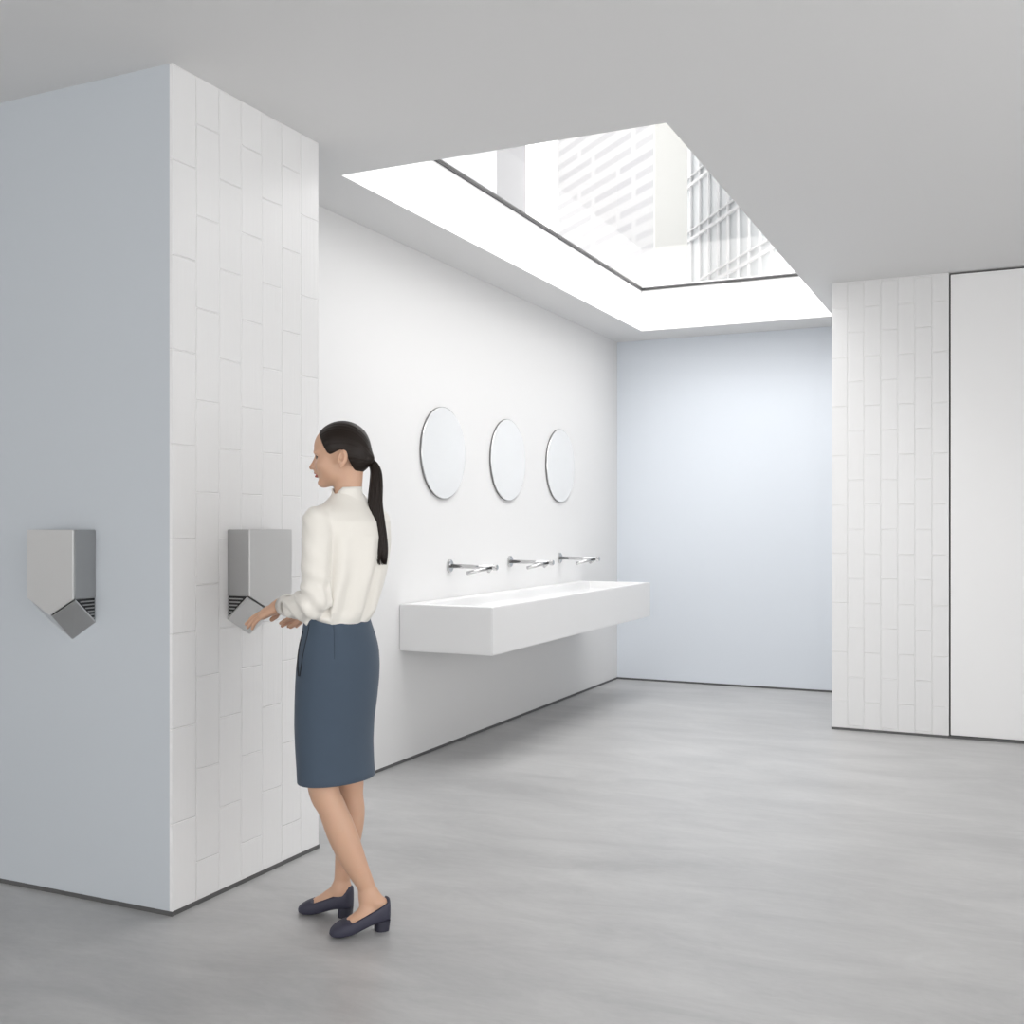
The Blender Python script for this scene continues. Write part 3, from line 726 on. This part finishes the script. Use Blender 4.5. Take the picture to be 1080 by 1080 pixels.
# pocket opening at the side front, side seam and back dart
rd = math.radians
strip('pocket_opening', lambda s: rd(160-12*math.sin(PI*s)+7*s), lambda s: rd(161-12*math.sin(PI*s)+7*s)+.10*math.sin(PI*min(1, s*1.02))**.7, 663, 708, M['skirt_dark'], 20, out=.0018)
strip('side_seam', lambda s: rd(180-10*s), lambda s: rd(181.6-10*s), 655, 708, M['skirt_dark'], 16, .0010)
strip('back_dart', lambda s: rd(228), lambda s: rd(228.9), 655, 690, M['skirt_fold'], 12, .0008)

# ---- shoes
for (h, t_, an), near in zip(feet, (1, 0)):
    ax = (t_-h); Lf = np.linalg.norm(ax); ax /= Lf; sd_ = np.array([-ax[1], ax[0], 0]); bm = bmesh.new(); rows = []
    S = [0, .015, .05, .10, .18, .27, .36, .45, .54, .62, .69, .75, .81, .87, .92, .96, .985, 1.0]
    Wd = [.006, .020, .029, .0335, .036, .0365, .036, .0365, .038, .040, .041, .041, .0395, .036, .030, .022, .013, .003]
    hb_ = [.045, .033, .032, .031, .030, .028, .024, .018, .012, .007, .004, .003, .002, .002, .003, .005, .008, .014]
    zt_ = [.100, .109, .112, .110, .101, .091, .082, .074, .067, .061, .056, .0535, .049, .043, .037, .031, .025, .017]
    for s_, w_, b_, t2 in zip(S, Wd, hb_, zt_):
        r = []
        for i in range(28):
            a = 2*PI*i/28; ca, sa = math.cos(a), math.sin(a); ex_ = .62
            x = math.copysign(abs(ca)**ex_, ca)*w_; z = (b_+t2)/2+math.copysign(abs(sa)**(ex_ if sa < 0 else .8), sa)*(t2-b_)/2
            if sa > 0: x *= 1-(.03 if s_ < .64 else .09)*sa
            r.append(bm.verts.new(h+ax*Lf*s_+sd_*x+np.array([0, 0, z])))
        rows.append(r)
    for a, b in zip(rows, rows[1:]):
        for i in range(28): bm.faces.new((a[i], a[(i+1) % 28], b[(i+1) % 28], b[i]))
    bm.faces.new(rows[0][::-1]); bm.faces.new(rows[-1])
    # press the mouth of the shoe down inside its rim
    for r, s_ in zip(rows, S):
        if .06 < s_ < .66:
            for i in range(4, 11): r[i].co.z -= .030*min(1, math.sin(PI*(i-3)/8)*1.6)
    so = obj('shoe', bm, M['shoe'], per, True)
    bm = bmesh.new(); prof = []
    for z, k in ((0.0, .92), (.036, 1.0)):
        ring_ = []
        for i in range(24):
            a = 2*PI*i/24; ca, sa = math.cos(a), math.sin(a)
            px_ = .125+.122*k*math.copysign(abs(ca)**.7, ca)+(.012 if z == 0 else 0); 
            ring_.append(bm.verts.new(h+ax*Lf*px_+sd_*.029*k*math.copysign(abs(sa)**.7, sa)+np.array([0, 0, z])))
        prof.append(ring_)
    for i in range(24): bm.faces.new((prof[0][i], prof[0][(i+1) % 24], prof[1][(i+1) % 24], prof[1][i]))
    bm.faces.new(prof[0][::-1]); bm.faces.new(prof[1])
    obj('heel', bm, M['heel'], so)

# ------------------------------------------------------------------ light
sc = bpy.context.scene
w = bpy.data.worlds.new('sky'); sc.world = w; w.use_nodes = True
bg = w.node_tree.nodes['Background']; bg.inputs['Color'].default_value = (1.0, .99, .985, 1); bg.inputs['Strength'].default_value = 1.7
def portal(loc, rot, sx, sy):
    L = bpy.data.lights.new('portal', 'AREA'); L.shape = 'RECTANGLE'; L.size = sx; L.size_y = sy; L.cycles.is_portal = True
    o = bpy.data.objects.new('daylight_opening', L); COL.objects.link(o); o.location = loc; o.rotation_euler = rot
portal(((SX0+SX1)/2, (SY0+SY1)/2, GZ+.04), (0, 0, 0), SX1-SX0, SY1-SY0)
portal((XRIGHT+.2, (VY0+VY1)/2, (WZ0+WZ1)/2), (0, PI/2, 0), WZ1-WZ0, VY1-VY0)
portal(((WX0+WX1)/2, YBACK-.2, (WZ0+WZ1)/2), (PI/2, 0, 0), WX1-WX0, WZ1-WZ0)
def lamp(name, loc, rot, sx, sy, power, col=(1, 1, 1)):
    L = bpy.data.lights.new(name, 'AREA'); L.shape = 'RECTANGLE'; L.size = sx; L.size_y = sy; L.energy = power; L.color = col
    o = bpy.data.objects.new(name, L); COL.objects.link(o); o.location = loc; o.rotation_euler = rot; return o
sun = bpy.data.lights.new('overcast_sun', 'SUN'); sun.energy = 2.6; sun.angle = math.radians(100); sun.color = (1, 1, 1)
so = bpy.data.objects.new('overcast_sun', sun); COL.objects.link(so); so.rotation_euler = (math.radians(8), math.radians(-9), 0)

# ------------------------------------------------------------------ camera
cam = bpy.data.cameras.new('camera'); co = bpy.data.objects.new('camera', cam); COL.objects.link(co)
co.location = (0, 0, CAMZ); co.rotation_euler = (PI/2, 0, YAW)
cam.sensor_width = 36; cam.lens = F_PX/1080*36; cam.shift_y = 13/1080; cam.clip_end = 500
sc.camera = co
vs = sc.view_settings; vs.view_transform = 'Standard'; vs.look = 'None'; vs.gamma = 1; vs.use_curve_mapping = False; vs.exposure = 1.02
